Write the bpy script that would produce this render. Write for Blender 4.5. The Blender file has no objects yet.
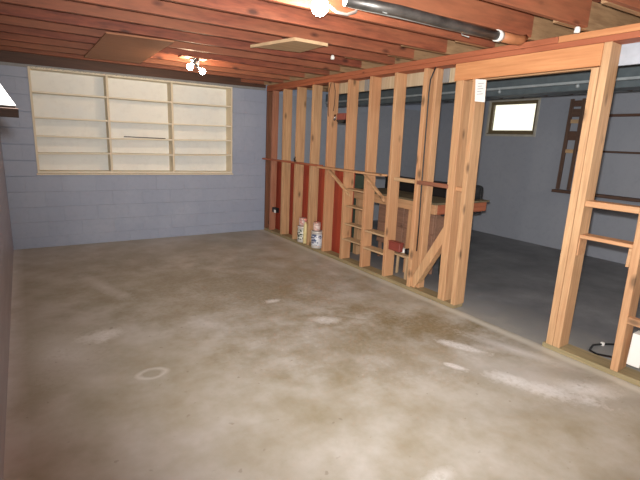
import bpy, bmesh, math, random
from mathutils import Vector, Matrix
random.seed(7)
S = bpy.context.scene
COL = S.collection

# ------------------------------------------------------------ camera
CAM = Vector((0.19711, -6.56040, 1.54))
F, YAW, PITCH, ROLL = 424.26, 0.61274, -0.22557, 0.05028
cy, sy, cp, sp = math.cos(YAW), math.sin(YAW), math.cos(PITCH), math.sin(PITCH)
fw = Vector((sy*cp, cy*cp, sp)); rt = Vector((cy, -sy, 0)); up = rt.cross(fw)
cr, sr = math.cos(ROLL), math.sin(ROLL)
rt, up = cr*rt+sr*up, -sr*rt+cr*up
cd = bpy.data.cameras.new('camera'); co = bpy.data.objects.new('camera', cd); COL.objects.link(co)
cd.sensor_width = 36; cd.lens = F/640*36; cd.clip_start = 0.02
m = Matrix((rt, up, -fw)).transposed().to_4x4(); m.translation = CAM
co.matrix_world = m
S.camera = co

# ------------------------------------------------------------ world, exposure, big lights
S.view_settings.view_transform = 'Standard'; S.view_settings.look = 'None'
S.view_settings.gamma = 1; S.view_settings.use_curve_mapping = False
S.view_settings.exposure = 0.0
w = bpy.data.worlds.new('world'); S.world = w; w.use_nodes = True
w.node_tree.nodes['Background'].inputs[0].default_value = (1.0, 0.98, 0.86, 1)
w.node_tree.nodes['Background'].inputs[1].default_value = 1.3

def area(name, loc, target, size, power, col):
    l = bpy.data.lights.new(name, 'AREA'); l.shape = 'DISK'; l.size = size; l.energy = power; l.color = col
    o = bpy.data.objects.new(name, l); COL.objects.link(o); o.location = loc
    o.rotation_euler = (Vector(target)-Vector(loc)).to_track_quat('-Z', 'Y').to_euler()
    return o
# the camera's own flash, just above the lens, and an added bulb further back
def spot(name, loc, target, radius, power, col, angle, blend):
    l = bpy.data.lights.new(name, 'SPOT'); l.shadow_soft_size = radius; l.energy = power; l.color = col
    l.spot_size = math.radians(angle); l.spot_blend = blend
    o = bpy.data.objects.new(name, l); COL.objects.link(o); o.location = loc
    o.rotation_euler = (Vector(target)-Vector(loc)).to_track_quat('-Z', 'Y').to_euler()
spot('camera_flash', CAM+up*0.08+fw*0.03, CAM+fw*4+up*1.1+rt*.9, 0.02, 900, (1.0, 0.985, 0.97), 125, 1.0)
BULB_MAIN, BULB_PAIR = 22, 24

# ------------------------------------------------------------ materials
def srgb(r, g, b):
    f = lambda c: (c/255/12.92) if c/255 <= .04045 else ((c/255+.055)/1.055)**2.4
    return (f(r), f(g), f(b), 1)
MATS = {}
def newmat(name):
    mt = bpy.data.materials.new(name); mt.use_nodes = True
    nt = mt.node_tree; return mt, nt, nt.nodes['Principled BSDF']
def nd(nt, t, **k):
    n = nt.nodes.new(t)
    for a, b in k.items(): setattr(n, a, b)
    return n
def mixc(nt, fac, a, b, mode='MIX'):
    n = nd(nt, 'ShaderNodeMix', data_type='RGBA', blend_type=mode)
    for i, v in ((0, fac), (6, a), (7, b)):
        if isinstance(v, (tuple, float, int)): n.inputs[i].default_value = v
        else: nt.links.new(v, n.inputs[i])
    return n.outputs[2]
def ramp(nt, fac, stops):
    r = nd(nt, 'ShaderNodeValToRGB'); e = r.color_ramp.elements
    while len(e) < len(stops): e.new(.5)
    for x, (p, c) in zip(e, stops): x.position = p; x.color = c
    nt.links.new(fac, r.inputs[0]); return r.outputs[0]
def math_(nt, op, a, b=None, clamp=False):
    n = nd(nt, 'ShaderNodeMath', operation=op, use_clamp=clamp)
    for i, v in ((0, a), (1, b)):
        if v is None: continue
        if isinstance(v, (float, int)): n.inputs[i].default_value = v
        else: nt.links.new(v, n.inputs[i])
    return n.outputs[0]
def coords(nt, scale, rnd=True):
    tc = nd(nt, 'ShaderNodeTexCoord'); mp = nd(nt, 'ShaderNodeMapping'); mp.inputs[3].default_value = scale
    nt.links.new(tc.outputs['Object'], mp.inputs[0])
    if rnd:
        oi = nd(nt, 'ShaderNodeObjectInfo'); mu = math_(nt, 'MULTIPLY', oi.outputs['Random'], 57.0)
        nt.links.new(mu, mp.inputs[1])
        return mp.outputs[0], oi.outputs['Random']
    return mp.outputs[0], None
def noise(nt, vec, sc, det=3, rough=.55):
    n = nd(nt, 'ShaderNodeTexNoise'); n.inputs['Scale'].default_value = sc
    n.inputs['Detail'].default_value = det; n.inputs['Roughness'].default_value = rough
    nt.links.new(vec, n.inputs['Vector']); return n.outputs[0]
def bump(nt, bs, h, s=.2, d=.01):
    b = nd(nt, 'ShaderNodeBump'); b.inputs['Strength'].default_value = s; b.inputs['Distance'].default_value = d
    nt.links.new(h, b.inputs['Height']); nt.links.new(b.outputs[0], bs.inputs['Normal'])
def flat(name, c, rough=.6, metal=0, var=.12, sc=12):
    if name in MATS: return MATS[name]
    mt, nt, bs = newmat(name); v, r = coords(nt, (1, 1, 1))
    n = noise(nt, v, sc, 4)
    dark = tuple(x*(1-var) for x in c[:3])+(1,); lite = tuple(min(1, x*(1+var)) for x in c[:3])+(1,)
    nt.links.new(ramp(nt, n, [(.3, dark), (.7, lite)]), bs.inputs['Base Color'])
    bs.inputs['Roughness'].default_value = rough; bs.inputs['Metallic'].default_value = metal
    bump(nt, bs, n, .1, .004)
    MATS[name] = mt; return mt
def wood(name, c1, c2, c3, axis, knots=.035, rough=.65):
    """c1..c2 grain colours, c3 tint some boards take"""
    key = name+axis
    if key in MATS: return MATS[key]
    mt, nt, bs = newmat(key)
    sc = {'x': (.06, 1, 1), 'y': (1, .06, 1), 'z': (1, 1, .06)}[axis]
    v, r = coords(nt, sc)
    g = noise(nt, v, 38, 5, .6)
    col = ramp(nt, g, [(.3, c1), (.68, c2)])
    v2, _ = coords(nt, tuple(x*(4 if x < 1 else 1) for x in sc))
    big = noise(nt, v2, 5, 3)
    fac = math_(nt, 'ADD', math_(nt, 'MULTIPLY', r, .75), math_(nt, 'MULTIPLY', math_(nt, 'SUBTRACT', big, .45), 1.6), True)
    col = mixc(nt, fac, col, mixc(nt, .6, col, c3))
    if knots:
        v3, _ = coords(nt, tuple(.45 if x < 1 else 1 for x in sc))
        vo = nd(nt, 'ShaderNodeTexVoronoi'); vo.inputs['Scale'].default_value = 6.5
        nt.links.new(v3, vo.inputs['Vector'])
        k = ramp(nt, vo.outputs['Distance'], [(knots*1.6, (1, 1, 1, 1)), (knots*4.5, (0, 0, 0, 1))])
        col = mixc(nt, math_(nt, 'MULTIPLY', k, .8), col, tuple(x*.28 for x in c1[:3])+(1,))
    nt.links.new(col, bs.inputs['Base Color']); bs.inputs['Roughness'].default_value = rough
    bump(nt, bs, g, .25, .003)
    MATS[key] = mt; return mt
def studw(ax): return wood('stud_wood', srgb(170, 130, 92), srgb(206, 166, 124), srgb(188, 128, 88), ax, .042)
def redw(ax): return wood('plate_wood', srgb(142, 78, 52), srgb(182, 108, 74), srgb(164, 92, 62), ax, .02)
def orangew(ax): return wood('header_wood', srgb(180, 120, 76), srgb(212, 154, 104), srgb(192, 124, 80), ax, .038)
def joistw(ax): return wood('joist_wood', srgb(98, 48, 34), srgb(148, 78, 54), srgb(166, 108, 74), ax, .04)
def lapw(ax): return wood('lap_wood', srgb(136, 104, 74), srgb(176, 140, 102), srgb(150, 112, 78), ax, .03)
def tanw(ax): return wood('tan_wood', srgb(170, 138, 102), srgb(204, 174, 136), srgb(184, 150, 112), ax, .02)
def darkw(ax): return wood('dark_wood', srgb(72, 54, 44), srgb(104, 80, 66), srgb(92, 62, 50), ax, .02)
def greenw(ax): return wood('sill_wood', srgb(132, 120, 86), srgb(164, 148, 112), srgb(122, 96, 70), ax, .02)

def painted(name, c, scuff, rough=.6, streak=(1, 1, 1), amt=.5, sc=1.5):
    if name in MATS: return MATS[name]
    mt, nt, bs = newmat(name); v, r = coords(nt, streak)
    tc = nd(nt, 'ShaderNodeTexCoord'); g = nd(nt, 'ShaderNodeNewGeometry')
    mp = nd(nt, 'ShaderNodeMapping'); mp.inputs[3].default_value = streak; nt.links.new(g.outputs['Position'], mp.inputs[0])
    a = noise(nt, mp.outputs[0], sc, 6, .65); b = noise(nt, mp.outputs[0], sc*9, 4, .6)
    f = math_(nt, 'MULTIPLY', ramp(nt, a, [(.48, (0, 0, 0, 1)), (.75, (1, 1, 1, 1))]), amt)
    col = mixc(nt, f, c, scuff)
    dark = tuple(x*.82 for x in c[:3])+(1,)
    col = mixc(nt, math_(nt, 'MULTIPLY', ramp(nt, b, [(.5, (0, 0, 0, 1)), (.8, (1, 1, 1, 1))]), .5), col, dark)
    if r is not None:
        col = mixc(nt, math_(nt, 'MULTIPLY', r, .14), col, scuff)
    nt.links.new(col, bs.inputs['Base Color']); bs.inputs['Roughness'].default_value = rough
    bump(nt, bs, b, .15, .004)
    MATS[name] = mt; return mt
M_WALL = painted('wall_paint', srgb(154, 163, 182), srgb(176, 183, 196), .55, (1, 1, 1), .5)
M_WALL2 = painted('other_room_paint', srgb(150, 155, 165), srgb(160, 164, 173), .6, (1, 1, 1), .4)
M_LEFT = painted('left_wall_paint', srgb(150, 143, 154), srgb(200, 194, 200), .35, (1, .25, 2.5), .5, 3)

def floor_mat():
    mt, nt, bs = newmat('concrete_floor')
    g = nd(nt, 'ShaderNodeNewGeometry'); P = g.outputs['Position']
    big = noise(nt, P, .8, 5, .6); mid = noise(nt, P, 3.2, 6, .65); fine = noise(nt, P, 28, 5, .7)
    col = ramp(nt, big, [(.32, srgb(152, 143, 120)), (.5, srgb(172, 166, 152)), (.68, srgb(192, 188, 181))])
    col = mixc(nt, .45, col, ramp(nt, mid, [(.3, srgb(146, 136, 112)), (.5, srgb(172, 166, 153)), (.72, srgb(198, 195, 189))]))
    sep = nd(nt, 'ShaderNodeSeparateXYZ'); nt.links.new(P, sep.inputs[0])
    def patch(cx_, cy_, rx, ry, ang, soft, wob, power=1.0, ring=False):
        ca, sa = math.cos(ang), math.sin(ang)
        dx = math_(nt, 'SUBTRACT', sep.outputs[0], cx_); dy = math_(nt, 'SUBTRACT', sep.outputs[1], cy_)
        u = math_(nt, 'ADD', math_(nt, 'MULTIPLY', dx, ca/rx), math_(nt, 'MULTIPLY', dy, sa/rx))
        v = math_(nt, 'ADD', math_(nt, 'MULTIPLY', dx, -sa/ry), math_(nt, 'MULTIPLY', dy, ca/ry))
        d = math_(nt, 'SQRT', math_(nt, 'ADD', math_(nt, 'MULTIPLY', u, u), math_(nt, 'MULTIPLY', v, v)))
        d = math_(nt, 'ADD', d, math_(nt, 'MULTIPLY', math_(nt, 'SUBTRACT', mid, .5), wob))
        if wob > 1.95 and soft < .95: d = math_(nt, 'ADD', d, math_(nt, 'MULTIPLY', math_(nt, 'SUBTRACT', fine, .5), 1.6))
        if ring:
            d = math_(nt, 'ABSOLUTE', math_(nt, 'SUBTRACT', d, .8)); d = math_(nt, 'MULTIPLY', d, 3.2)
        k = ramp(nt, d, [(max(0, 1-soft), (1, 1, 1, 1)), (1.0, (0, 0, 0, 1))])
        if not ring: k = math_(nt, 'MULTIPLY', k, ramp(nt, fine, [(.3, (.35,)*3+(1,)), (.6, (1, 1, 1, 1))]))
        return math_(nt, 'MULTIPLY', k, power)
    # old damp brown areas
    for a in [(2.0, -2.6, 1.9, 1.3, -.5, .8, 1.6, .6), (3.0, -4.2, 1.0, .42, -.75, .7, 1.8, .85),
              (2.3, -4.3, 1.2, .6, -.6, .8, 2.0, .5), (1.4, -1.0, 1.8, .7, 0, .9, 1.5, .35)]:
        col = mixc(nt, patch(*a), col, srgb(124, 108, 74))
    # pale lime bloom patches
    for a in [(2.95, -5.34, .40, .11, -1.15, .5, 2.6, .9), (3.0, -5.3, .62, .24, -1.15, .9, 2.4, .4), (2.96, -4.66, .22, .07, -1.15, .45, 2.2, .95), (2.66, -4.85, .11, .045, -1.1, .45, 2.2, .9),
              (2.3, -3.72, .16, .09, -.5, .6, 2.6, .75), (.6, -3.14, .2, .12, .2, .6, 2.6, .8), (.3, -3.3, .3, .45, .2, .9, 2.2, .7),
              (2.1, -3.1, .09, .05, 0, .5, 2.0, .8), (1.72, -5.5, .13, .06, 0, .7, 2.8, .6), (3.2, -5.5, .3, .12, -.6, .8, 2.4, .8),
              (3.3, -4.9, .5, .09, -1.3, .9, 2.4, .8), (.78, -2.0, .1, .5, .3, .9, 3.2, .6)]:
        col = mixc(nt, patch(*a), col, srgb(222, 221, 218))
    col = mixc(nt, patch(.776, -3.89, .11, .075, 0, .9, 1.2, .55, True), col, srgb(214, 212, 206))
    # lime line along the left wall and the stud wall
    e = math_(nt, 'SUBTRACT', 1, math_(nt, 'MULTIPLY', sep.outputs[0], 9), True)
    e = math_(nt, 'MULTIPLY', e, math_(nt, 'MULTIPLY', ramp(nt, mid, [(.3, (.4, .4, .4, 1)), (.6, (1, 1, 1, 1))]), 1))
    col = mixc(nt, e, col, srgb(214, 210, 208))
    e2 = ramp(nt, math_(nt, 'ABSOLUTE', math_(nt, 'SUBTRACT', sep.outputs[0], 3.535)), [(.02, (1, 1, 1, 1)), (.07, (0, 0, 0, 1))])
    col = mixc(nt, math_(nt, 'MULTIPLY', e2, .8), col, srgb(206, 202, 190))
    sp_ = ramp(nt, fine, [(.66, (0, 0, 0, 1)), (.76, (1, 1, 1, 1))])
    col = mixc(nt, math_(nt, 'MULTIPLY', sp_, .25), col, srgb(224, 220, 214))
    sd = ramp(nt, noise(nt, P, 17, 2), [(.26, (1, 1, 1, 1)), (.31, (0, 0, 0, 1))])
    col = mixc(nt, math_(nt, 'MULTIPLY', sd, .3), col, srgb(100, 84, 66))
    nt.links.new(col, bs.inputs['Base Color'])
    nt.links.new(ramp(nt, mid, [(.3, (.38,)*3+(1,)), (.7, (.62,)*3+(1,))]), bs.inputs['Roughness'])
    bump(nt, bs, fine, .12, .004)
    return mt
def floor2_mat():
    mt, nt, bs = newmat('painted_floor'); g = nd(nt, 'ShaderNodeNewGeometry'); P = g.outputs['Position']
    mid = noise(nt, P, 1.6, 6, .65)
    c_ = ramp(nt, mid, [(.35, srgb(98, 100, 104)), (.55, srgb(118, 120, 124)), (.75, srgb(142, 144, 148))])
    sep = nd(nt, 'ShaderNodeSeparateXYZ'); nt.links.new(P, sep.inputs[0])
    w_ = math_(nt, 'MULTIPLY', math_(nt, 'SUBTRACT', sep.outputs[0], 3.6), 1.1)      # paler floor colour close to the stud wall
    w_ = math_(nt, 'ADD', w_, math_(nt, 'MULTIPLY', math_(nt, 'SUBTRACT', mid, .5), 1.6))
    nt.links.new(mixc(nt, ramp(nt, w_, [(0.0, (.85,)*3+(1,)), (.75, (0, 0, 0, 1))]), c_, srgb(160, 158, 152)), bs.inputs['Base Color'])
    bs.inputs['Roughness'].default_value = .5; bump(nt, bs, mid, .1, .01); return mt
def emit(name, c, s):
    mt, nt, bs = newmat(name); bs.inputs['Base Color'].default_value = c
    bs.inputs['Emission Color'].default_value = c; bs.inputs['Emission Strength'].default_value = s
    return mt
def glassm():
    mt, nt, bs = newmat('window_glass'); bs.inputs['Transmission Weight'].default_value = 1
    bs.inputs['Roughness'].default_value = .25; bs.inputs['IOR'].default_value = 1.05
    bs.inputs['Base Color'].default_value = (1, 1, .94, 1); return mt
def labelm(name, base, ink):
    mt, nt, bs = newmat(name); v, r = coords(nt, (1, 1, 1.6)); n = noise(nt, v, 26, 2)
    nt.links.new(ramp(nt, n, [(.5, base), (.56, ink)]), bs.inputs['Base Color']); bs.inputs['Roughness'].default_value = .5
    return mt
M_WHITEWOOD = wood('white_wood', srgb(222, 212, 188), srgb(238, 230, 210), srgb(226, 218, 198), 'x', .0)
M_WHITEWOODZ = wood('white_wood', srgb(214, 200, 172), srgb(230, 218, 194), srgb(220, 206, 180), 'z', .0)
M_BACKP = painted('shelf_back_paint', srgb(236, 236, 230), srgb(220, 228, 230), .6, (1, 1, 1), .6)
M_BLACK = flat('black_plastic', srgb(22, 22, 24), .45)
M_STEEL = flat('grey_painted_steel', srgb(92, 102, 106), .4, .2)
M_STEELL = flat('pale_painted_steel', srgb(156, 164, 166), .4, .2)
M_DUCT = flat('dark_duct_metal', srgb(112, 108, 104), .42, .75, .45, 9)
M_CHROME = flat('chrome', srgb(200, 200, 204), .15, 1)
M_WHITE = flat('white_plastic', srgb(232, 230, 224), .5, 0, .03)
M_GREY = flat('grey_conduit', srgb(150, 150, 146), .45, .3)
M_REDP = wood('red_brown_panel', srgb(140, 54, 34), srgb(172, 72, 48), srgb(156, 62, 40), 'z', .0)
M_RED = flat('red_painted_metal', srgb(132, 62, 52), .45)
M_LGREY = flat('pale_grey_board', srgb(168, 174, 182), .6)

# ------------------------------------------------------------ mesh helpers
class MB:
    def __init__(s): s.bm = bmesh.new(); s.mi = 0
    def hexa(s, p):          # 8 points: bottom 4 (ccw), top 4
        v = [s.bm.verts.new(q) for q in p]
        for f in ((3, 2, 1, 0), (4, 5, 6, 7), (0, 1, 5, 4), (1, 2, 6, 5), (2, 3, 7, 6), (3, 0, 4, 7)):
            s.bm.faces.new([v[i] for i in f])
        return s
    def box(s, x0, x1, y0, y1, z0, z1):
        return s.hexa([(x0, y0, z0), (x1, y0, z0), (x1, y1, z0), (x0, y1, z0), (x0, y0, z1), (x1, y0, z1), (x1, y1, z1), (x0, y1, z1)])
    def prism(s, poly, a, b, ax='z'):
        def P(u, v, t): return {'z': (u, v, t), 'y': (u, t, v), 'x': (t, u, v)}[ax]
        lo = [s.bm.verts.new(P(u, v, a)) for u, v in poly]; hi = [s.bm.verts.new(P(u, v, b)) for u, v in poly]
        n = len(poly); s.bm.faces.new(lo[::-1]); s.bm.faces.new(hi)
        for i in range(n): s.bm.faces.new((lo[i], lo[(i+1) % n], hi[(i+1) % n], hi[i]))
        return s
    def beam(s, a, b, wv, hv):       # square bar from a to b, half vectors wv, hv
        a, b, wv, hv = map(Vector, (a, b, wv, hv))
        return s.hexa([a-wv-hv, a+wv-hv, a+wv+hv, a-wv+hv, b-wv-hv, b+wv-hv, b+wv+hv, b-wv+hv])
    def tube(s, pts, r, n=10, caps=True):
        pts = [Vector(p) for p in pts]; rings = []
        rs = r if isinstance(r, (list, tuple)) else [r]*len(pts)
        t = (pts[1]-pts[0]).normalized(); u = t.orthogonal().normalized()
        for i, p in enumerate(pts):
            t = (pts[min(i+1, len(pts)-1)]-pts[max(i-1, 0)]).normalized()
            u = (u-t*u.dot(t)).normalized(); v = t.cross(u)
            rings.append([s.bm.verts.new(p+rs[i]*(math.cos(2*math.pi*k/n)*u+math.sin(2*math.pi*k/n)*v)) for k in range(n)])
        for A, B in zip(rings, rings[1:]):
            for k in range(n):
                f = s.bm.faces.new((A[k], A[(k+1) % n], B[(k+1) % n], B[k])); f.smooth = True
        if caps: s.bm.faces.new(rings[0][::-1]); s.bm.faces.new(rings[-1])
        return s
    def lathe(s, c, prof, n=24, axis=(0, 0, 1)):
        c = Vector(c); q = Vector((0, 0, 1)).rotation_difference(Vector(axis).normalized())
        return s.rings([[c+q @ Vector((r*math.cos(2*math.pi*k/n), r*math.sin(2*math.pi*k/n), z)) for k in range(n)] for r, z in prof])
    def rings(s, R):
        R = [[s.bm.verts.new(p) for p in r] for r in R]; n = len(R[0])
        for A, B in zip(R, R[1:]):
            for k in range(n):
                f = s.bm.faces.new((A[k], A[(k+1) % n], B[(k+1) % n], B[k])); f.smooth = True
        s.bm.faces.new(R[0][::-1]); s.bm.faces.new(R[-1]); return s
    def bevel(s, w=.003):
        bmesh.ops.bevel(s.bm, geom=list(s.bm.edges), offset=w, segments=1, affect='EDGES', profile=.5); return s
    def build(s, name, mat, parent=None, loc=None):
        bmesh.ops.recalc_face_normals(s.bm, faces=s.bm.faces)
        off = Vector((0, 0, 0)); p = parent
        while p is not None: off += p.location; p = p.parent
        if loc is None:
            if parent is None:
                vs = [v.co for v in s.bm.verts]
                loc = Vector(((min(v.x for v in vs)+max(v.x for v in vs))/2, (min(v.y for v in vs)+max(v.y for v in vs))/2, min(v.z for v in vs)))
            else: loc = off
        loc = Vector(loc)
        for v in s.bm.verts: v.co -= loc
        me = bpy.data.meshes.new(name); s.bm.to_mesh(me); s.bm.free(); me.materials.append(mat)
        o = bpy.data.objects.new(name, me); COL.objects.link(o); o.location = loc-off; o.parent = parent
        return o
def tag(o, label, cat=None, group=None, kind=None):
    o['label'] = label
    if cat: o['category'] = cat
    if group: o['group'] = group
    if kind: o['kind'] = kind
    return o
def thing(name, loc, label, cat, group=None, kind=None):
    o = bpy.data.objects.new(name, None); COL.objects.link(o); o.location = loc; o.empty_display_size = .1
    return tag(o, label, cat, group, kind)
def bx(name, mat, parent, *b, bev=.003):
    mb = MB().box(*b)
    if bev: mb.bevel(bev)
    return mb.build(name, mat, parent)

W, X2, NY = 3.576, 7.435, -8.2
WO = W+.145                                   # far face of the stud wall
JZ = 2.405                                    # underside of joists

# ------------------------------------------------------------ floor
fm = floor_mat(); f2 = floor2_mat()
fl = MB().box(-.25, 3.60, NY-.2, .25, -.1, 0).build('floor', fm)
tag(fl, 'stained tan concrete floor of the main room', 'floor', kind='structure')
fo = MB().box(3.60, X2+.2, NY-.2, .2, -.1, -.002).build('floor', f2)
tag(fo, 'dark grey painted floor of the room beyond the stud wall', 'floor', kind='structure')

# ------------------------------------------------------------ back wall of concrete blocks with a recess for the shelves
SX0, SX1, SZ0 = .34, 2.99, .975
def ztop(x): return 2.272+.0166*(x-.34)        # top of the shelves
wb = thing('wall_back', (3.6, 0, 0), 'grey-blue painted concrete block wall at the far end around the built-in shelves', 'wall', kind='structure')
mm = M_WALL
for b in ((-.25, SX0, .019, .3, 0, JZ+.3), (SX1, X2+.2, .019, .3, 0, JZ+.3), (SX0, SX1, .019, .3, 0, SZ0), (SX0, SX1, .006, .3, 2.33, JZ+.3), (SX0, SX1, .22, .3, SZ0, 2.33)):
    MB().box(*b).build('wall_core', mm, wb)
H = .1985; zl = -.053
row = 0
while zl < 2.28:
    z0, z1 = max(zl, 0)+.0005, min(zl+H, 2.30)-.0005
    off = (row % 2)*.2; x = -.2+off-.4
    while x < X2:
        a, b = max(x, 0)+.0003, min(x+.4, X2)-.0003
        segs = [(a, b)]
        if z1 > SZ0 and b > SX0 and a < SX1:
            segs = [s_ for s_ in ((a, min(b, SX0)), (max(a, SX1), b)) if s_[1]-s_[0] > .015]
            if z0 < SZ0-.01: MB().box(max(a, SX0), min(b, SX1), -.0, .02, z0, SZ0).build('block', mm, wb)
        for (u, v) in segs:
            if v-u > .01:
                d = random.uniform(0, .0015)
                g2 = .0045 if (v <= SX0+.01 and z0 > .7) else 0
                MB().box(u, v, -.0-d, .02, z0+g2, z1-g2).bevel(.0012).build('block', mm if u < 3.6 else M_WALL2, wb)
        x += .4
    zl += H; row += 1
# pale strip and dark mud sill over the wall, following the slightly sloping wall top
zt = lambda x: 2.281+.0222*x
p = [(0, zt(0)-.035), (3.56, zt(3.56)-.035), (3.56, zt(3.56)), (0, zt(0))]
MB().prism(p, -.012, .02, 'y').build('trim_strip', flat('grey_trim', srgb(140, 140, 140), .6), wb)
p = [(0, zt(0)), (3.56, zt(3.56)), (3.56, JZ+.19), (0, JZ+.19)]
MB().prism(p, -.03, .02, 'y').build('rim_board', wood('rim_wood', srgb(62, 42, 34), srgb(96, 66, 50), srgb(78, 52, 40), 'x', .02), wb)

# ------------------------------------------------------------ other walls
wl = MB().box(-.2, 0, NY-.2, .006, 0, 2.6).build('wall_left', M_LEFT)
tag(wl, 'dark purple-grey smooth wall along the left edge', 'wall', kind='structure')
wn = MB().box(-.2, X2+.2, NY-.2, NY, 0, 2.6).build('wall_near', M_WALL)
tag(wn, 'grey painted wall behind the camera', 'wall', kind='structure')
wf = thing('wall_far', (X2, -4, 0), 'blue-grey painted wall with the small window beyond the stud wall', 'wall', kind='structure')
wy0, wy1, wz0, wz1 = -2.49, -1.52, 1.815, 2.455
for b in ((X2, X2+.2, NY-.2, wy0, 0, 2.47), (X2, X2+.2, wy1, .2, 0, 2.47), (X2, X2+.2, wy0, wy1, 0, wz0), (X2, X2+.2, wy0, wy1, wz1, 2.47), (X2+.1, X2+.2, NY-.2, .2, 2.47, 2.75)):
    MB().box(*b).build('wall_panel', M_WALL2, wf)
# back part of the wall above the blocks in the other room
MB().box(-.2, X2+.2, .3, .4, JZ, 2.75).build('wall_core', M_WALL2, wb)

# window
wi = thing('window_1', (X2, -2, wz0), 'small bright basement window high in the far wall', 'window', kind='structure')
trimM = flat('grey_window_trim', srgb(176, 172, 160), .6); frM = flat('brown_window_frame', srgb(112, 98, 72), .5)
def frame(name, mat, parent, x0, x1, ya, yb, za, zb, t, bot=None):
    bot = bot or t
    for b in ((x0, x1, ya, yb, zb-t, zb), (x0, x1, ya, yb, za, za+bot), (x0, x1, ya, ya+t, za+bot, zb-t), (x0, x1, yb-t, yb, za+bot, zb-t)):
        bx(name, mat, parent, *b, bev=.002)
frame('window_trim', trimM, wi, X2-.02, X2+.02, wy0, wy1, wz0-.0, wz1, .035)
frame('window_frame', frM, wi, X2+.02, X2+.08, wy0+.03, wy1-.03, wz0+.03, wz1-.03, .055, .075)
bx('pane', glassm(), wi, X2+.045, X2+.051, wy0+.08, wy1-.08, wz0+.1, wz1-.08, bev=0)
bx('window_sill', frM, wi, X2-.035, X2+.02, wy0+.04, wy1-.04, wz0+.035, wz0+.055, bev=.002)

# ------------------------------------------------------------ ceiling: joists and subfloor boards
ce = thing('ceiling', (1.8, -4, JZ), 'open ceiling of reddish brown floor joists under subfloor boards', 'ceiling', kind='structure')
def clip(poly, ax, lim, keep_less=True):
    out = []
    for i in range(len(poly)):
        a, b = poly[i], poly[(i+1) % len(poly)]
        ia = (a[ax] <= lim) == keep_less; ib = (b[ax] <= lim) == keep_less
        if ia: out.append(a)
        if ia != ib:
            t = (lim-a[ax])/(b[ax]-a[ax]); out.append((a[0]+t*(b[0]-a[0]), a[1]+t*(b[1]-a[1])))
    return out
SL = -.122
def joist(y66, x0, x1, z0, h, mat, name='joist', dy=0, t=.037, ylim=-.035):
    f = lambda x: y66+SL*(x-.66)+dy
    poly = [(x0, f(x0)-t), (x1, f(x1)-t), (x1, f(x1)), (x0, f(x0))]
    poly = clip(poly, 1, ylim)
    poly = clip(poly, 1, NY+.01, False)
    if len(poly) < 3 or max(q[0] for q in poly)-min(q[0] for q in poly) < .1: return
    MB().prism(poly, z0, z0+h).bevel(.002).build(name, mat, ce)
ys = [-2.946+.406*k for k in range(-14, 9)]
for i, y in enumerate(ys):
    jz = random.uniform(-.004, .004)
    xe = 3.50 if i % 3 else 3.62
    joist(y, .0, xe, JZ+jz, .19, joistw('x'))
    joist(y, 3.05 if i % 2 else 3.25, 4.98, JZ+jz+.002, .188, lapw('x'), dy=.047)
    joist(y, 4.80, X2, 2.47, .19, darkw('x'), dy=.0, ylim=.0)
    # solid blocking over the steel beam
    f = y+SL*(4.66-.66)
    if NY+.1 < f-.36 and f < -.05: bx('blocking', lapw('y'), ce, 4.64, 4.68, f-.36, f-.0, JZ, JZ+.185)
for k in range(27):
    bx('subfloor_board', joistw('y'), ce, k*.135+.001, k*.135+.133, NY, 0, JZ+.195, JZ+.215, bev=0)
for k in range(28):
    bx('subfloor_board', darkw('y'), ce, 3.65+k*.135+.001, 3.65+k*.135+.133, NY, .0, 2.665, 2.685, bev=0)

# ------------------------------------------------------------ stud wall
sw = thing('wall_right', (W, -4, 0), 'open wall of bare timber studs with a doorway to the next room', 'wall', kind='structure')
D = .145
def stud(yf, lean, t=.045, z0=.04, z1=2.31, d=D, mat=None, name='stud', x0=None):
    """yf = far edge at the top; lean = y shift at the floor"""
    x = W if x0 is None else x0
    a, b = yf+lean, yf
    MB().hexa([(x, a-t, z0), (x+d, a-t, z0), (x+d, a, z0), (x, a, z0), (x, b-t, z1), (x+d, b-t, z1), (x+d, b, z1), (x, b, z1)]).bevel(.003).build(name, mat or studw('z'), sw)
stud(-.032, 0, .045, d=.16, mat=wood('corner_wood', srgb(96, 62, 46), srgb(136, 92, 64), srgb(110, 70, 50), 'z', .03))
stud(-.23, .02, .045, d=.10, mat=wood('pink_board', srgb(150, 96, 72), srgb(184, 128, 100), srgb(160, 102, 78), 'z', .03))
for yf, lean in ((-.57, -.03), (-.98, 0), (-1.385, -.02), (-1.77, -.03), (-2.18, -.04), (-2.59, -.05), (-2.995, -.06)):
    stud(yf, lean)
stud(-3.41, -.045, .05)
stud(-3.50, -.045, .035, d=.09, x0=W+.06)
stud(-3.82, -.075, .085, z1=2.16)
stud(-4.00, -.06, .05, z1=2.16)
stud(-4.99, -.03, .052, z1=2.15, d=.14)
stud(-5.045, -.03, .052, z1=2.31, d=.15)
stud(-5.43, -.06, .05, z0=.04)
for y in (-5.86, -6.27, -6.68, -7.09, -7.5, -7.91, -8.15): stud(y, 0)
bx('sill_plate', greenw('y'), sw, W-.0, W+D+.0, -4.10, -.035, .0, .045)
bx('sill_plate', greenw('y'), sw, W-.0, W+D+.02, NY, -4.995, .0, .04)
bx('top_plate', redw('y'), sw, W-.004, W+D, NY, -.035, 2.31, 2.352)
bx('top_plate', orangew('y'), sw, W+.0, W+D, NY, -4.72, 2.354, 2.40)
bx('top_plate', redw('y'), sw, W+.0, W+D, -4.716, -.035, 2.354, 2.40)
bx('header', orangew('y'), sw, W-.006, W+.04, -5.045, -3.80, 2.158, 2.308)
bx('header', studw('y'), sw, W+.09, W+.135, -5.045, -3.80, 2.158, 2.308)
bx('backing_board', wood('pale_back_board', srgb(172, 152, 122), srgb(196, 178, 148), srgb(158, 150, 136), 'z', .02), sw, WO+.002, WO+.022, -4.02, -1.80, 2.178, 2.40)
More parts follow.
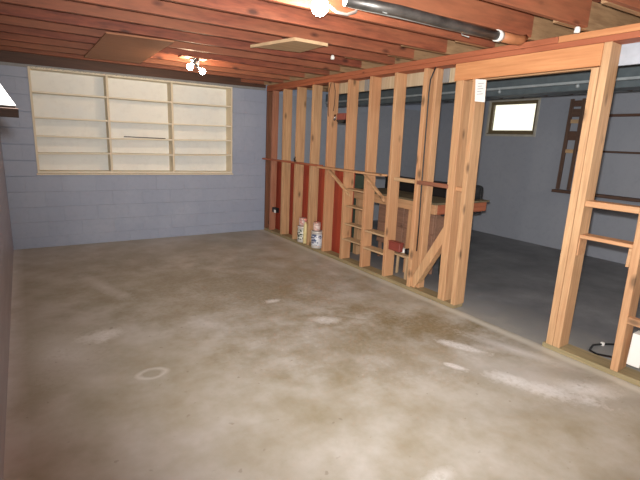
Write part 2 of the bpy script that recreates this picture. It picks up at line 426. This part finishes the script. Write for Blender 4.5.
for yb_ in (-2.42, -3.0, -3.62): bx('backing_batten', flat('grey_batten', srgb(134, 132, 128), .6), sw, WO-.02, WO+.001, yb_, yb_+.07, 2.178, 2.309)
bx('backing_board', M_LGREY, sw, WO+.007, WO+.027, -7.6, -5.0, 2.172, 2.40)
# blocking pieces between studs at bench height
bx('blocking', tanw('y'), sw, W+.02, W+.05, -3.40, -3.10, 1.165, 1.205)
bx('blocking', wood('brown_block', srgb(112, 70, 52), srgb(152, 98, 72), srgb(128, 80, 60), 'y', .02), sw, W-.012, W+.03, -3.87, -3.47, 1.165, 1.205)
bx('blocking', studw('y'), sw, W+.03, W+.12, -4.02, -3.90, 1.15, 1.19)
# diagonal brace low in the last bay
MB().beam((W+.07, -3.50, .05), (W+.07, -3.90, .78), (.045, 0, 0), (0, .040, .022)).bevel(.003).build('brace', studw('z'), sw)
# little shelf boards nailed between the studs
for (ya, yb, z, xo) in ((-2.61, -2.23, .985, .0), (-2.62, -2.23, .765, .02), (-2.64, -2.23, .53, .02), (-2.64, -2.23, .33, .0)):
    bx('shelf_board', tanw('y'), sw, W+xo, W+D+.06, yb, ya, z-.02, z) if False else bx('shelf_board', tanw('y'), sw, W+xo, W+D, ya, yb-.03, z-.018, z)
for (ya, yb, z) in ((-3.04, -2.69, .525), (-3.04, -2.69, .31)):
    bx('shelf_board', tanw('y'), sw, W-.0, W+D, ya, yb, z-.022, z)
# boards and cleats between the two studs right of the doorway
bx('cross_board', studw('y'), sw, W+.02, W+.15, -5.455, -5.10, 1.175, 1.218)
bx('cross_board', studw('y'), sw, W+.02, W+.15, -5.46, -5.10, .935, .962)
bx('cleat', studw('y'), sw, W+.02, W+.14, -5.122, -5.10, .80, .933)
bx('cleat', studw('y'), sw, W+.02, W+.14, -5.462, -5.44, .80, .933)
bx('cross_board', studw('y'), sw, W+.0, W+.09, -5.86, -5.50, 1.0, 1.04)
bx('cross_board', studw('y'), sw, W+.0, W+.05, -5.9, -5.53, .41, .46)

# ------------------------------------------------------------ built-in shelves
su = thing('built_in_shelves', (1.66, .1, SZ0), 'cream painted wooden shelf unit set into the far block wall', 'shelves')
dep = .2
XS = [SX0, 1.21, 2.06, SX1]
def slope_board(name, x0, z0, x1, z1, t, ya, yb, mat):
    MB().hexa([(x0, ya, z0-t/2), (x1, ya, z1-t/2), (x1, yb, z1-t/2), (x0, yb, z0-t/2), (x0, ya, z0+t/2), (x1, ya, z1+t/2), (x1, yb, z1+t/2), (x0, yb, z0+t/2)]).bevel(.002).build(name, mat, su)
def vboard(name, xc, t, ya, yb, z0, z1, mat=M_WHITEWOODZ):
    bx(name, mat, su, xc-t/2, xc+t/2, ya, yb, z0, z1, bev=.002)
FY = -.012
slope_board('top_board', SX0, ztop(SX0)-.013, SX1, ztop(SX1)-.013, .026, FY, dep, M_WHITEWOOD)
slope_board('bottom_board', SX0, SZ0+.02, SX1, SZ0+.02, .026, FY, dep, M_WHITEWOOD)
slope_board('bottom_trim', SX0-.012, SZ0-.006, SX1+.012, SZ0-.006, .02, FY-.01, .02, M_WHITEWOODZ)
vboard('side_board', SX0+.012, .026, FY, dep, SZ0+.034, ztop(SX0)-.027)
vboard('side_board', SX1-.012, .026, FY, dep, SZ0+.034, ztop(SX1)-.027)
vboard('divider', XS[1], .028, FY+.004, dep, SZ0+.034, ztop(XS[1])-.028)
vboard('divider', XS[2], .028, FY+.004, dep, SZ0+.034, ztop(XS[2])-.028)
rows = [(1.978, 1.992, 2.004, 2.022), (1.672, 1.684, 1.698, 1.722), (1.446, 1.450, 1.470, 1.498), (1.226, 1.246, 1.250, 1.270)]
for r in rows:
    for b in range(3):
        slope_board('shelf', XS[b]+.014, r[b], XS[b+1]-.014, r[b+1], .02, FY+.006, dep, M_WHITEWOOD)
rr = [tuple(ztop(x)-.02 for x in XS)]+rows+[(SZ0+.02,)*4]
for i in range(5):
    for b in range(3):
        zt_, zb_ = (rr[i][b]+rr[i][b+1])/2, (rr[i+1][b]+rr[i+1][b+1])/2
        g_ = .012 if (i, b) == (2, 1) else 0
        bx('back_panel', M_BACKP, su, XS[b], XS[b+1], dep-.012, dep, zb_+(0 if not (i == 3 and b == 1) else 0), zt_-g_*0, bev=.001)
bx('gap_strip', M_BLACK, su, 1.42, 2.0, dep-.016, dep-.01, 1.478, 1.49, bev=0)

# ------------------------------------------------------------ narrow ledge on brackets along the studs
lg = thing('wall_ledge', (W, -1.5, 1.2), 'narrow wooden ledge on diagonal brackets along the left studs', 'shelf')
bx('ledge_board', redw('y'), lg, W-.07, W-.002, -1.75, -.04, 1.218, 1.243)
bx('ledge_board', studw('y'), lg, W-.12, W-.002, -3.02, -1.752, 1.205, 1.228)
for y0, y1, za, zb in ((-1.93, -2.36, 1.20, .93), (-2.66, -3.0, 1.20, .95)):
    MB().beam((W-.024, y0, za-.02), (W-.024, y1, zb), (.02, 0, 0), (0, .028, .034)).bevel(.003).build('bracket', studw('y'), lg)

# ------------------------------------------------------------ red-brown panel behind the first bays
rp = MB().box(WO+.04, WO+.055, -2.2, -.06, 0.0, 1.2).bevel(.002).build('plywood_panel', M_REDP)
tag(rp, 'red-brown plywood panel standing behind the four leftmost stud bays', 'panel')

# ------------------------------------------------------------ steel beam
sb = thing('steel_beam', (4.9, -4, 2.165), 'dark grey steel beam running under the joists beyond the studs', 'beam', kind='structure')
bx('upper_flange', M_STEEL, sb, 4.776, 5.10, NY, 0, 2.255, 2.385)
bx('flange_lip', M_STEELL, sb, 4.755, 4.80, NY, 0, 2.228, 2.254)
bx('web', M_STEEL, sb, 4.80, 5.02, NY, 0, 2.168, 2.2285)
bx('timber_packer', darkw('y'), sb, 5.0, 5.10, NY, 0, 2.386, 2.469)
for y, x_ in ((-3.5, 4.765), (-4.35, 4.765), (-2.4, 4.765)):
    MB().lathe((x_-.02, y, 2.205), [(0.0, -.02), (.014, -.018), (.02, 0), (.014, .018), (0.0, .02)], 10).build('bolt_head', M_STEELL, sb)
# ------------------------------------------------------------ boards nailed under the joists
c1 = MB().prism([(.90, -2.12), (1.46, -2.24), (1.50, -.62), (.90, -.50)], 2.385, 2.40).bevel(.002).build('ceiling_board', wood('hardboard', srgb(150, 96, 64), srgb(172, 116, 80), srgb(160, 104, 72), 'x', 0))
tag(c1, 'brown hardboard sheet under the joists left of the bulb pair', 'board')
c2 = thing('ceiling_hatch_board', (2.4, -2.85, 2.37), 'small tan plywood square under the joists in mid ceiling', 'board')
P4 = [(2.20, -3.19), (2.52, -3.22), (2.52, -2.76), (2.06, -2.62)]
MB().prism(P4, 2.385, 2.40).bevel(.001).build('sheet', tanw('x'), c2)
def strip(a, b):
    a, b = Vector((*a, 2.389)), Vector((*b, 2.389)); n = (b-a).cross(Vector((0, 0, 1))).normalized()
    MB().beam(a, b, n*.007, (0, 0, .013)).build('edge_strip', flat('pale_edge', srgb(204, 172, 134), .6), c2)
strip(P4[0], P4[1]); strip(P4[0], P4[3])

# ------------------------------------------------------------ lamps
def bulb(name, c, r, parent, power, axis=(0, 0, 1), tint=(1.0, .88, .74, 1)):
    prof = [(.012, r*1.75), (.014, r*1.35), (r*.62, r*.85), (r*.9, r*.45), (r, 0), (r*.92, -r*.4), (r*.7, -r*.72), (r*.38, -r*.93), (.002, -r)]
    # radiance for a bulb giving `power` watts
    s = power/(math.pi*4*math.pi*r*r)
    MB().lathe(c, prof, 20, axis).build(name, emit(name+'_glow_%d' % (power*10), tint, s), parent)
lf = thing('ceiling_light', (1.86, -1.55, 2.40), 'chrome ceiling light with two bare glowing bulbs near the far wall', 'light')
bx('mounting_board', joistw('y'), lf, 1.72, 2.02, -1.62, -1.46, 2.385, 2.403)
MB().lathe((1.88, -1.54, 2.385), [(.055, 0), (.058, -.01), (.05, -.02), (.02, -.028), (.014, -.05), (.012, -.055)], 20).build('canopy', M_CHROME, lf)
for (bxp, lo, si) in (((1.843, -1.5, 2.298), (1.87, -1.53, 2.34), 0), ((2.04, -1.35, 2.29), (1.93, -1.46, 2.335), 1)):
    s_ = MB().tube([(1.88, -1.54, 2.345), lo, Vector(bxp)+(Vector(lo)-Vector(bxp)).normalized()*.055], [.012, .022, .020], 12).build('lamp_socket', M_CHROME, lf)
    bulb('bulb', bxp, .034, lf, BULB_PAIR/2, (Vector(lo)-Vector(bxp)), (1.0, .76, .50, 1))
bx('centre_knob', M_WHITE, lf, 1.92, 1.945, -1.53, -1.50, 2.33, 2.365)
lb = thing('pendant_bulb', (1.82, -4.12, 2.33), 'single bare bright bulb on the ceiling at the top edge', 'light')
bulb('bulb', (1.822, -4.12, 2.372), .055, lb, BULB_MAIN)
MB().lathe((1.822, -4.12, 2.455), [(.02, 0), (.03, .01), (.034, .03), (.05, .04), (.05, .055)], 20).build('lamp_socket', M_WHITE, lb)
bx('mounting_board', joistw('y'), lb, 1.76, 1.88, -4.28, -3.95, 2.51, 2.53)
# unseen bulb added behind the photographer as fill for the near studs
fill_rear = thing('pendant_bulb', (1.9, -7.55, 2.30), 'added unseen fill bulb on the ceiling behind the camera', 'light')
bulb('bulb', (1.9, -7.55, 2.33), .04, fill_rear, 34)
MB().lathe((1.9, -7.55, 2.385), [(.02, 0), (.03, .01), (.034, .04), (.05, .05), (.05, .06)], 20).build('lamp_socket', M_WHITE, fill_rear)

fill_beyond = thing('pendant_bulb', (6.2, -7.0, 2.40), 'added fill bulb on the joists of the room beyond, out of frame', 'light')  # bulb added out of frame to brighten the room beyond
bulb('bulb', (6.2, -7.0, 2.36), .04, fill_beyond, 80)
MB().lathe((6.2, -7.0, 2.415), [(.02, 0), (.03, .01), (.034, .03), (.05, .04), (.05, .057)], 20).build('lamp_socket', M_WHITE, fill_beyond)

# ------------------------------------------------------------ duct and conduit between the joists
du = thing('vent_pipe', (2.6, -4.45, 2.33), 'dark metal vent pipe slung under the joists at the top of the picture', 'pipe')
pts = [(1.86, -4.33, 2.372), (2.22, -4.415, 2.368), (2.7, -4.455, 2.366), (3.16, -4.50, 2.366)]
MB().tube(pts, .034, 20).build('pipe', M_DUCT, du)
MB().tube([(1.92, -4.29, 2.36), (2.3, -4.365, 2.352), (2.8, -4.42, 2.352), (3.12, -4.455, 2.352)], .009, 8).build('side_conduit', M_GREY, du)
MB().tube([(3.13, -4.497, 2.366), (3.175, -4.502, 2.366)], .040, 20).build('tape_band', M_WHITE, du)
MB().tube([(3.17, -4.501, 2.366), (3.30, -4.515, 2.366), (3.40, -4.52, 2.372), (3.45, -4.52, 2.40)], [.035, .036, .034, .03], 20).build('elbow', flat('copper_brown', srgb(168, 110, 74), .5), du)
for x_ in (2.1, 2.9): MB().tube([(x_, -4.44, 2.325), (x_, -4.375, 2.35), (x_, -4.36, 2.404)], .004, 6).build('hanger_strap', M_GREY, du)
fc = MB().tube([(1.90, -4.10, 2.40), (1.96, -4.11, 2.37), (2.03, -4.13, 2.365), (2.09, -4.14, 2.39), (2.13, -4.13, 2.44), (2.15, -4.12, 2.595)], .010, 10).build('flex_conduit', M_GREY)
tag(fc, 'grey curved flexible conduit beside the bright bulb', 'conduit')
for (x, y, lab) in ((2.86, -2.833, 'small white wire connector under the middle joists above the studs'), (3.42, -4.926, 'small white wire connector at the joists in the upper right')):
    cn = MB().lathe((x, y, 2.373), [(.005, -.012), (.018, -.010), (.020, 0), (.018, .022), (.010, .03)], 12).build('wire_connector', M_WHITE)
    tag(cn, lab, 'connector')

# ------------------------------------------------------------ electrics on the studs
def cable(name, pts, r, lab, mat=M_BLACK):
    c = MB().tube(pts, r, 8).build(name, mat); return tag(c, lab, 'cable')
cable('wire', [(W-.006, -1.835, 2.30), (W-.006, -1.80, 2.2), (W-.006, -1.80, 2.05), (W-.006, -1.80, 1.97), (W-.006, -1.815, 1.88)], .005, 'dark wire stapled down the fifth stud on its left', flat('brown_cable', srgb(84, 60, 42), .5))
cable('wire', [(W-.006, -1.90, 2.30), (W+.05, -1.86, 2.2), (W+.05, -1.86, 2.05), (W+.02, -1.88, 1.95)], .005, 'dark wire running down to the red junction box', flat('brown_cable', srgb(84, 60, 42), .5))
cable('wire', [(W+.01, -3.55, 2.31), (W+.02, -3.49, 2.2), (W+.035, -3.472, 2.08), (W+.045, -3.478, 1.6), (W+.045, -3.49, 1.2), (W+.045, -3.51, .75), (W+.04, -3.52, .45)], .007, 'black cable running down the stud left of the diagonal brace')
jb = thing('junction_box', (W+.05, -2.06, 1.80), 'dark red round-bottomed junction box on the upper studs', 'electrical box')
bx('box_body', M_RED, jb, W+.0, W+.06, -2.16, -1.99, 1.835, 1.915)
pr = [(-2.16+.085+.085*math.cos(a), 1.835+.04*math.sin(a)) for a in [math.pi+math.pi*k/10 for k in range(11)]]
MB().prism(pr, W-.002, W+.062, 'x').build('box_cover', M_BLACK, jb)
MB().tube([(W-.012, -1.97, 1.90), (W-.01, -1.965, 1.85), (W-.012, -1.95, 1.83)], .014, 8).build('cable_clamp', M_CHROME, jb)
ob = thing('outlet_box', (W+.03, -.42, .36), 'small black outlet box with a white socket low in the first bay', 'electrical box')
bx('box_body', M_BLACK, ob, W-.01, W+.05, -.46, -.33, .37, .45)
bx('socket', M_WHITE, ob, W-.02, W-.009, -.46, -.41, .37, .42)
kn = MB()
for i in range(9):
    a = i*2.2; c = Vector((W-.075, -1.12, 1.27)); d = Vector((math.cos(a)*.2, math.cos(a), math.sin(a)))*.05
    kn.tube([c-d, c+d*.6+Vector((-.01, 0, .01))], .004, 6)
kn = kn.build('twine_bunch', flat('dark_twine', srgb(60, 50, 36), .8)); tag(kn, 'tangled bunch of dark twine hanging above the ledge', 'twine')
kt = thing('paper_tag', (W-.01, -4.1, 1.95), 'white paper tag stapled near the top of the doorway stud', 'paper')
MB().hexa([(W-.014, -4.165, 1.952), (W-.012, -4.165, 1.952), (W-.012, -4.062, 1.965), (W-.014, -4.062, 1.965), (W-.012, -4.15, 2.14), (W-.010, -4.15, 2.14), (W-.010, -4.04, 2.155), (W-.012, -4.04, 2.155)]).build('sheet', M_WHITE, kt)
for i in range(5):
    z = 2.11-i*.022
    bx('print_line', flat('grey_ink', srgb(150, 150, 158), .6), kt, W-.0155, W-.0145, -4.135+(i % 2)*.015, -4.075, z, z+.005, bev=0)

lc = cable('loop_cable', [(3.98, -5.66, .06), (3.82, -5.60, .05), (3.76, -5.50, .048), (3.79, -5.41, .046), (3.775, -5.32, .03), (3.84, -5.245, .012), (3.97, -5.215, .012), (4.07, -5.25, .012), (4.18, -5.32, .012), (4.3, -5.5, .012)], .008, 'black cable looping on the floor behind the right sill')
cl = bx('cable_clip', M_WHITE, None, 4.05, 4.075, -5.262, -5.235, 0.0, .028); tag(cl, 'small white clip on the looping black cable', 'clip')
wbx = MB().hexa([(W+.06, -5.64, .10), (W+.16, -5.64, .10), (W+.16, -5.56, .10), (W+.06, -5.56, .10), (W+.06, -5.66, .34), (W+.16, -5.66, .34), (W+.16, -5.56, .34), (W+.06, -5.56, .34)]).bevel(.004).build('power_strip', M_WHITE)
tag(wbx, 'white upright power strip at the right edge behind the last stud', 'power strip')

# ------------------------------------------------------------ paint cans on the floor by the studs
def can(loc, r, h, label, grp, base, ink, body, lidc):
    x, y, z = loc
    t = thing('paint_can', loc, label, 'can', grp)
    MB().lathe(loc, [(r*.97, 0), (r, .004), (r, h*.93), (r*1.03, h*.94), (r*1.03, h*.985), (r*.97, h)], 24).build('body', flat('can_'+body[0], body[1], .35, .3), t)
    MB().lathe((x, y, z+h), [(r*.88, -.004), (r*.9, .004), (r*.84, .004), (r*.82, -.001), (.001, 0)], 24).build('lid', flat('lid_'+lidc[0], lidc[1], .35, .3), t)
    MB().lathe((x, y, z+h*.16), [(r*1.002, 0), (r*1.012, .002), (r*1.012, h*.66), (r*1.002, h*.665)], 24).build('label', labelm('label_%d' % (x*1000+y*-777+z*333), base, ink), t)
    pts = [(x+r*1.04*math.cos(a), y-.0+r*1.04*math.sin(a), z+h*.9-.05*h*math.sin(a*1)**2-.02) for a in [math.pi*.6+math.pi*k/10*.9 for k in range(11)]]
    MB().tube(pts, .0025, 6).build('bail_handle', M_CHROME, t)
wh, pk = ('white', srgb(226, 222, 216)), ('pink', srgb(222, 190, 178))
can((3.635, -1.20, .045), .08, .245, 'large white paint can with dark green print, left of the two', None, srgb(222, 222, 212), srgb(50, 66, 52), wh, ('brown', srgb(120, 60, 50)))
can((3.625, -1.195, .2965), .05, .12, 'small pinkish can stacked on the green-printed paint can', None, srgb(226, 206, 198), srgb(200, 140, 130), pk, ('red', srgb(120, 40, 40)))
can((3.635, -1.595, .045), .085, .245, 'large white paint can with blue print, right of the two', None, srgb(222, 224, 228), srgb(60, 76, 116), wh, ('grey', srgb(130, 126, 124)))
can((3.625, -1.59, .2965), .052, .12, 'small cream can stacked on the blue-printed paint can', None, srgb(228, 206, 196), srgb(210, 170, 160), pk, ('red', srgb(120, 40, 40)))
bt = thing('spray_bottle', (3.60, -1.325, .045), 'slim yellow and pink bottle squeezed between the two paint can stacks', 'bottle')
MB().lathe((3.60, -1.325, .045), [(.028, 0), (.03, .01), (.03, .27), (.02, .30), (.013, .31), (.013, .33)], 16).build('body', flat('yellow_plastic', srgb(222, 206, 150), .4), bt)
MB().lathe((3.60, -1.325, .375), [(.018, 0), (.018, .04), (.012, .05)], 12).build('cap', flat('pink_plastic', srgb(214, 140, 124), .4), bt)

# ------------------------------------------------------------ workbench beyond the studs
wk = thing('workbench', (4.45, -2.6, 0), 'rough wooden workbench with a timber apron behind the studs', 'workbench')
BX0, BX1, BY0, BY1 = 3.976, 4.93, -3.41, -1.95
for i in range(4):
    a = BX0+i*(BX1+.06-BX0)/4
    bx('top_board', wood('bench_top', srgb(92, 84, 64), srgb(126, 114, 86), srgb(104, 92, 70), 'y', .02), wk, a+.001, a+(BX1+.06-BX0)/4-.001, BY0-.0, BY1, .915, .938)
bx('apron', studw('y'), wk, BX0, BX0+.04, BY0, BY1, .805, .914)
bx('apron', redw('x'), wk, BX0+.041, BX1, BY0, BY0+.04, .805, .914)
bx('lower_rail', M_BLACK, wk, BX0+.2, BX1-.02, BY0+.05, BY0+.08, .77, .802)
for x in (BX0+.045, 4.76):
    for y in (BY0+.36, BY1-.09): bx('leg', studw('z'), wk, x, x+.085, y, y+.085, 0, .914)
bg = thing('tool_bag', (4.78, -3.2, .94), 'black rounded bag lying on the open end of the workbench', 'bag')
def blob(name, c, rad, mat, parent, e=.5):
    def sg(v): return math.copysign(abs(v)**e, v)
    R = []
    for i in range(1, 12):
        t = -math.pi/2+math.pi*i/12
        R.append([Vector(c)+Vector((rad[0]*sg(math.cos(t))*sg(math.cos(a)), rad[1]*sg(math.cos(t))*sg(math.sin(a)), rad[2]*sg(math.sin(t)))) for a in [2*math.pi*k/24 for k in range(24)]])
    return MB().rings(R).build(name, mat, parent)
blob('bag_body', (4.75, -3.28, 1.032), (.15, .11, .092), flat('black_fabric', srgb(30, 34, 38), .7, 0, .3, 30), bg, .45)
MB().tube([(4.66, -3.30, 1.11), (4.70, -3.30, 1.145), (4.78, -3.30, 1.145), (4.82, -3.30, 1.11)], .008, 8).build('handle', M_BLACK, bg)
for x_ in (4.69, 4.81):
    bx('strap', M_GREY if False else M_BLACK, bg, x_-.012, x_+.012, -3.398, -3.385, .97, 1.09, bev=.002)
lcse = thing('long_case', (4.6, -2.8, .938), 'long black case lying at the back of the workbench', 'case')
bx('case_body', M_BLACK, lcse, 4.5, 4.72, -3.12, -2.0, .939, 1.09, bev=.01)
bx('case_lid', flat('dark_lid', srgb(40, 34, 38), .5), lcse, 4.495, 4.725, -3.125, -1.995, 1.091, 1.12, bev=.006)
for y in (-2.9, -2.3): bx('latch', M_CHROME, lcse, 4.488, 4.495, y-.02, y+.02, 1.07, 1.11, bev=.002)
# chest of drawers beneath the bench
ch = thing('drawer_chest', (4.42, -2.75, 0), 'red-brown wooden chest of drawers under the workbench', 'cabinet')
dm = wood('chest_wood', srgb(120, 88, 70), srgb(150, 112, 90), srgb(160, 120, 96), 'y', .02)
bx('carcass', dm, ch, 4.24, 4.66, -3.22, -2.2, .22, .80)
for i in range(2):
    for k in range(2):
        y0 = -3.2+i*.5; z0 = .245+k*.275
        dr = bx('drawer', dm, ch, 4.222, 4.239, y0, y0+.47, z0, z0+.255, bev=.004)
        MB().lathe((4.222, y0+.235, z0+.13), [(.006, 0), (.006, .012), (.014, .02), (.010, .03)], 12, (-1, 0, 0)).build('knob', M_BLACK, dr)
for x in (4.26, 4.6):
    for y in (-3.2, -2.26): bx('leg', dm, ch, x, x+.04, y, y+.04, 0, .22)
# dark green cabinet beyond the fifth bay
gc = thing('metal_cabinet', (4.15, -1.5, 0), 'dark green metal cabinet standing beyond the middle studs', 'cabinet')
gm = flat('green_metal', srgb(62, 72, 60), .5, .1)
bx('carcass', gm, gc, 3.95, 4.35, -1.90, -1.1, 0, 1.12)
bx('door', gm, gc, 3.935, 3.949, -1.89, -1.11, .05, .93)
bx('drawer', flat('dark_drawer', srgb(44, 44, 48), .4), gc, 3.935, 3.949, -1.89, -1.11, .975, 1.11)
bx('white_strip', M_WHITE, gc, 3.932, 3.949, -1.89, -1.11, .945, .962)
MB().tube([(3.92, -1.8, .7), (3.92, -1.8, .82)], .008, 8).build('door_handle', M_CHROME, gc)
# duffel beneath the bench's open end
df = thing('duffel_bag', (4.2, -3.55, 0), 'dark green duffel bag on the floor behind the diagonal brace', 'bag')
blob('bag_body', (4.20, -3.55, .235), (.15, .12, .23), flat('green_fabric', srgb(44, 56, 50), .8, 0, .3, 24), df, .75)
MB().tube([(4.12, -3.66, .34), (4.15, -3.62, .475), (4.25, -3.62, .475), (4.28, -3.66, .34)], .010, 8).build('handle', M_BLACK, df)
# low stool with the red box, black drill
st = thing('step_stool', (3.87, -3.1, 0), 'low pale wooden stool on the floor behind the studs', 'stool')
bx('seat', tanw('y'), st, 3.78, 3.96, -3.24, -2.93, .27, .295)
for x in (3.79, 3.92):
    for y in (-3.23, -2.96): bx('leg', tanw('z'), st, x, x+.03, y, y+.025, 0, .27)
rb = thing('red_toolbox', (3.74, -3.16, .37), 'small red metal box fixed beside the stud above the stool', 'box')
bx('box_body', M_RED, rb, 3.60, 3.66, -3.28, -3.10, .375, .465, bev=.005)
bx('box_lid', M_RED, rb, 3.595, 3.665, -3.285, -3.097, .466, .48, bev=.004)
dr_ = thing('power_tool', (3.87, -3.1, .295), 'black and white power tool lying on the low stool', 'tool')
blob('tool_body', (3.87, -3.05, .325), (.04, .08, .028), M_WHITE, dr_, .5)
blob('tool_head', (3.87, -3.165, .332), (.036, .034, .035), M_BLACK, dr_, .5)
MB().tube([(3.87, -2.98, .335), (3.87, -2.94, .335)], [.02, .012], 10).build('chuck', M_CHROME, dr_)

# ------------------------------------------------------------ dark rack on the far wall
rk = thing('wall_rack', (X2-.15, -3.6, .96), 'dark brown timber rack mounted on the far wall right of the window', 'rack')
RX = X2-.26
dw = darkw('z'); dwy = darkw('y')
bx('upright', dw, rk, X2-.045, X2-.002, -3.045, -2.995, .99, 2.40)
bx('upright', dw, rk, X2-.045, X2-.002, -3.215, -3.17, .99, 2.40)
for z, hh in ((1.84, .07), (2.19, .06), (2.33, .045)):
    bx('rung', dwy, rk, X2-.04, X2-.004, -3.169, -3.046, z-hh, z+hh)
for z in (1.60, 2.06):
    bx('rung', tanw('y'), rk, X2-.04, X2-.004, -3.169, -3.046, z-.03, z+.03)
bx('shelf_board', dwy, rk, RX+.1, X2-.004, -5.3, -2.995, .94, .985)
bx('rail', dwy, rk, X2-.03, X2-.002, -5.3, -3.216, 1.60, 1.63)
bx('rail', dwy, rk, X2-.03, X2-.002, -5.3, -3.216, 2.12, 2.16)
bx('upright', dw, rk, X2-.045, X2-.002, -5.35, -5.301, .99, 2.40)

# ------------------------------------------------------------ white wedge at the left edge
wg = thing('wall_bracket_shelf', (0.08, -5.3, 1.56), 'white sloping shelf end on a dark base at the left edge near the camera', 'shelf')
MB().prism([(0.0, 1.5845), (.196, 1.5845), (.172, 1.6265), (.10, 1.75), (0, 1.78)], -5.41, -4.95, 'y').bevel(.002).build('shelf_side', M_WHITE, wg)
MB().box(0.0, .198, -5.41, -5.09, 1.5675, 1.578).build('base_strip', flat('pinkish_strip', srgb(214, 178, 164), .5), wg) if False else None
MB().prism([(-5.41, 1.5783), (-4.95, 1.568), (-4.95, 1.584), (-5.41, 1.5795)], 0.0, .199, 'x').build('base_board', darkw('x'), wg)
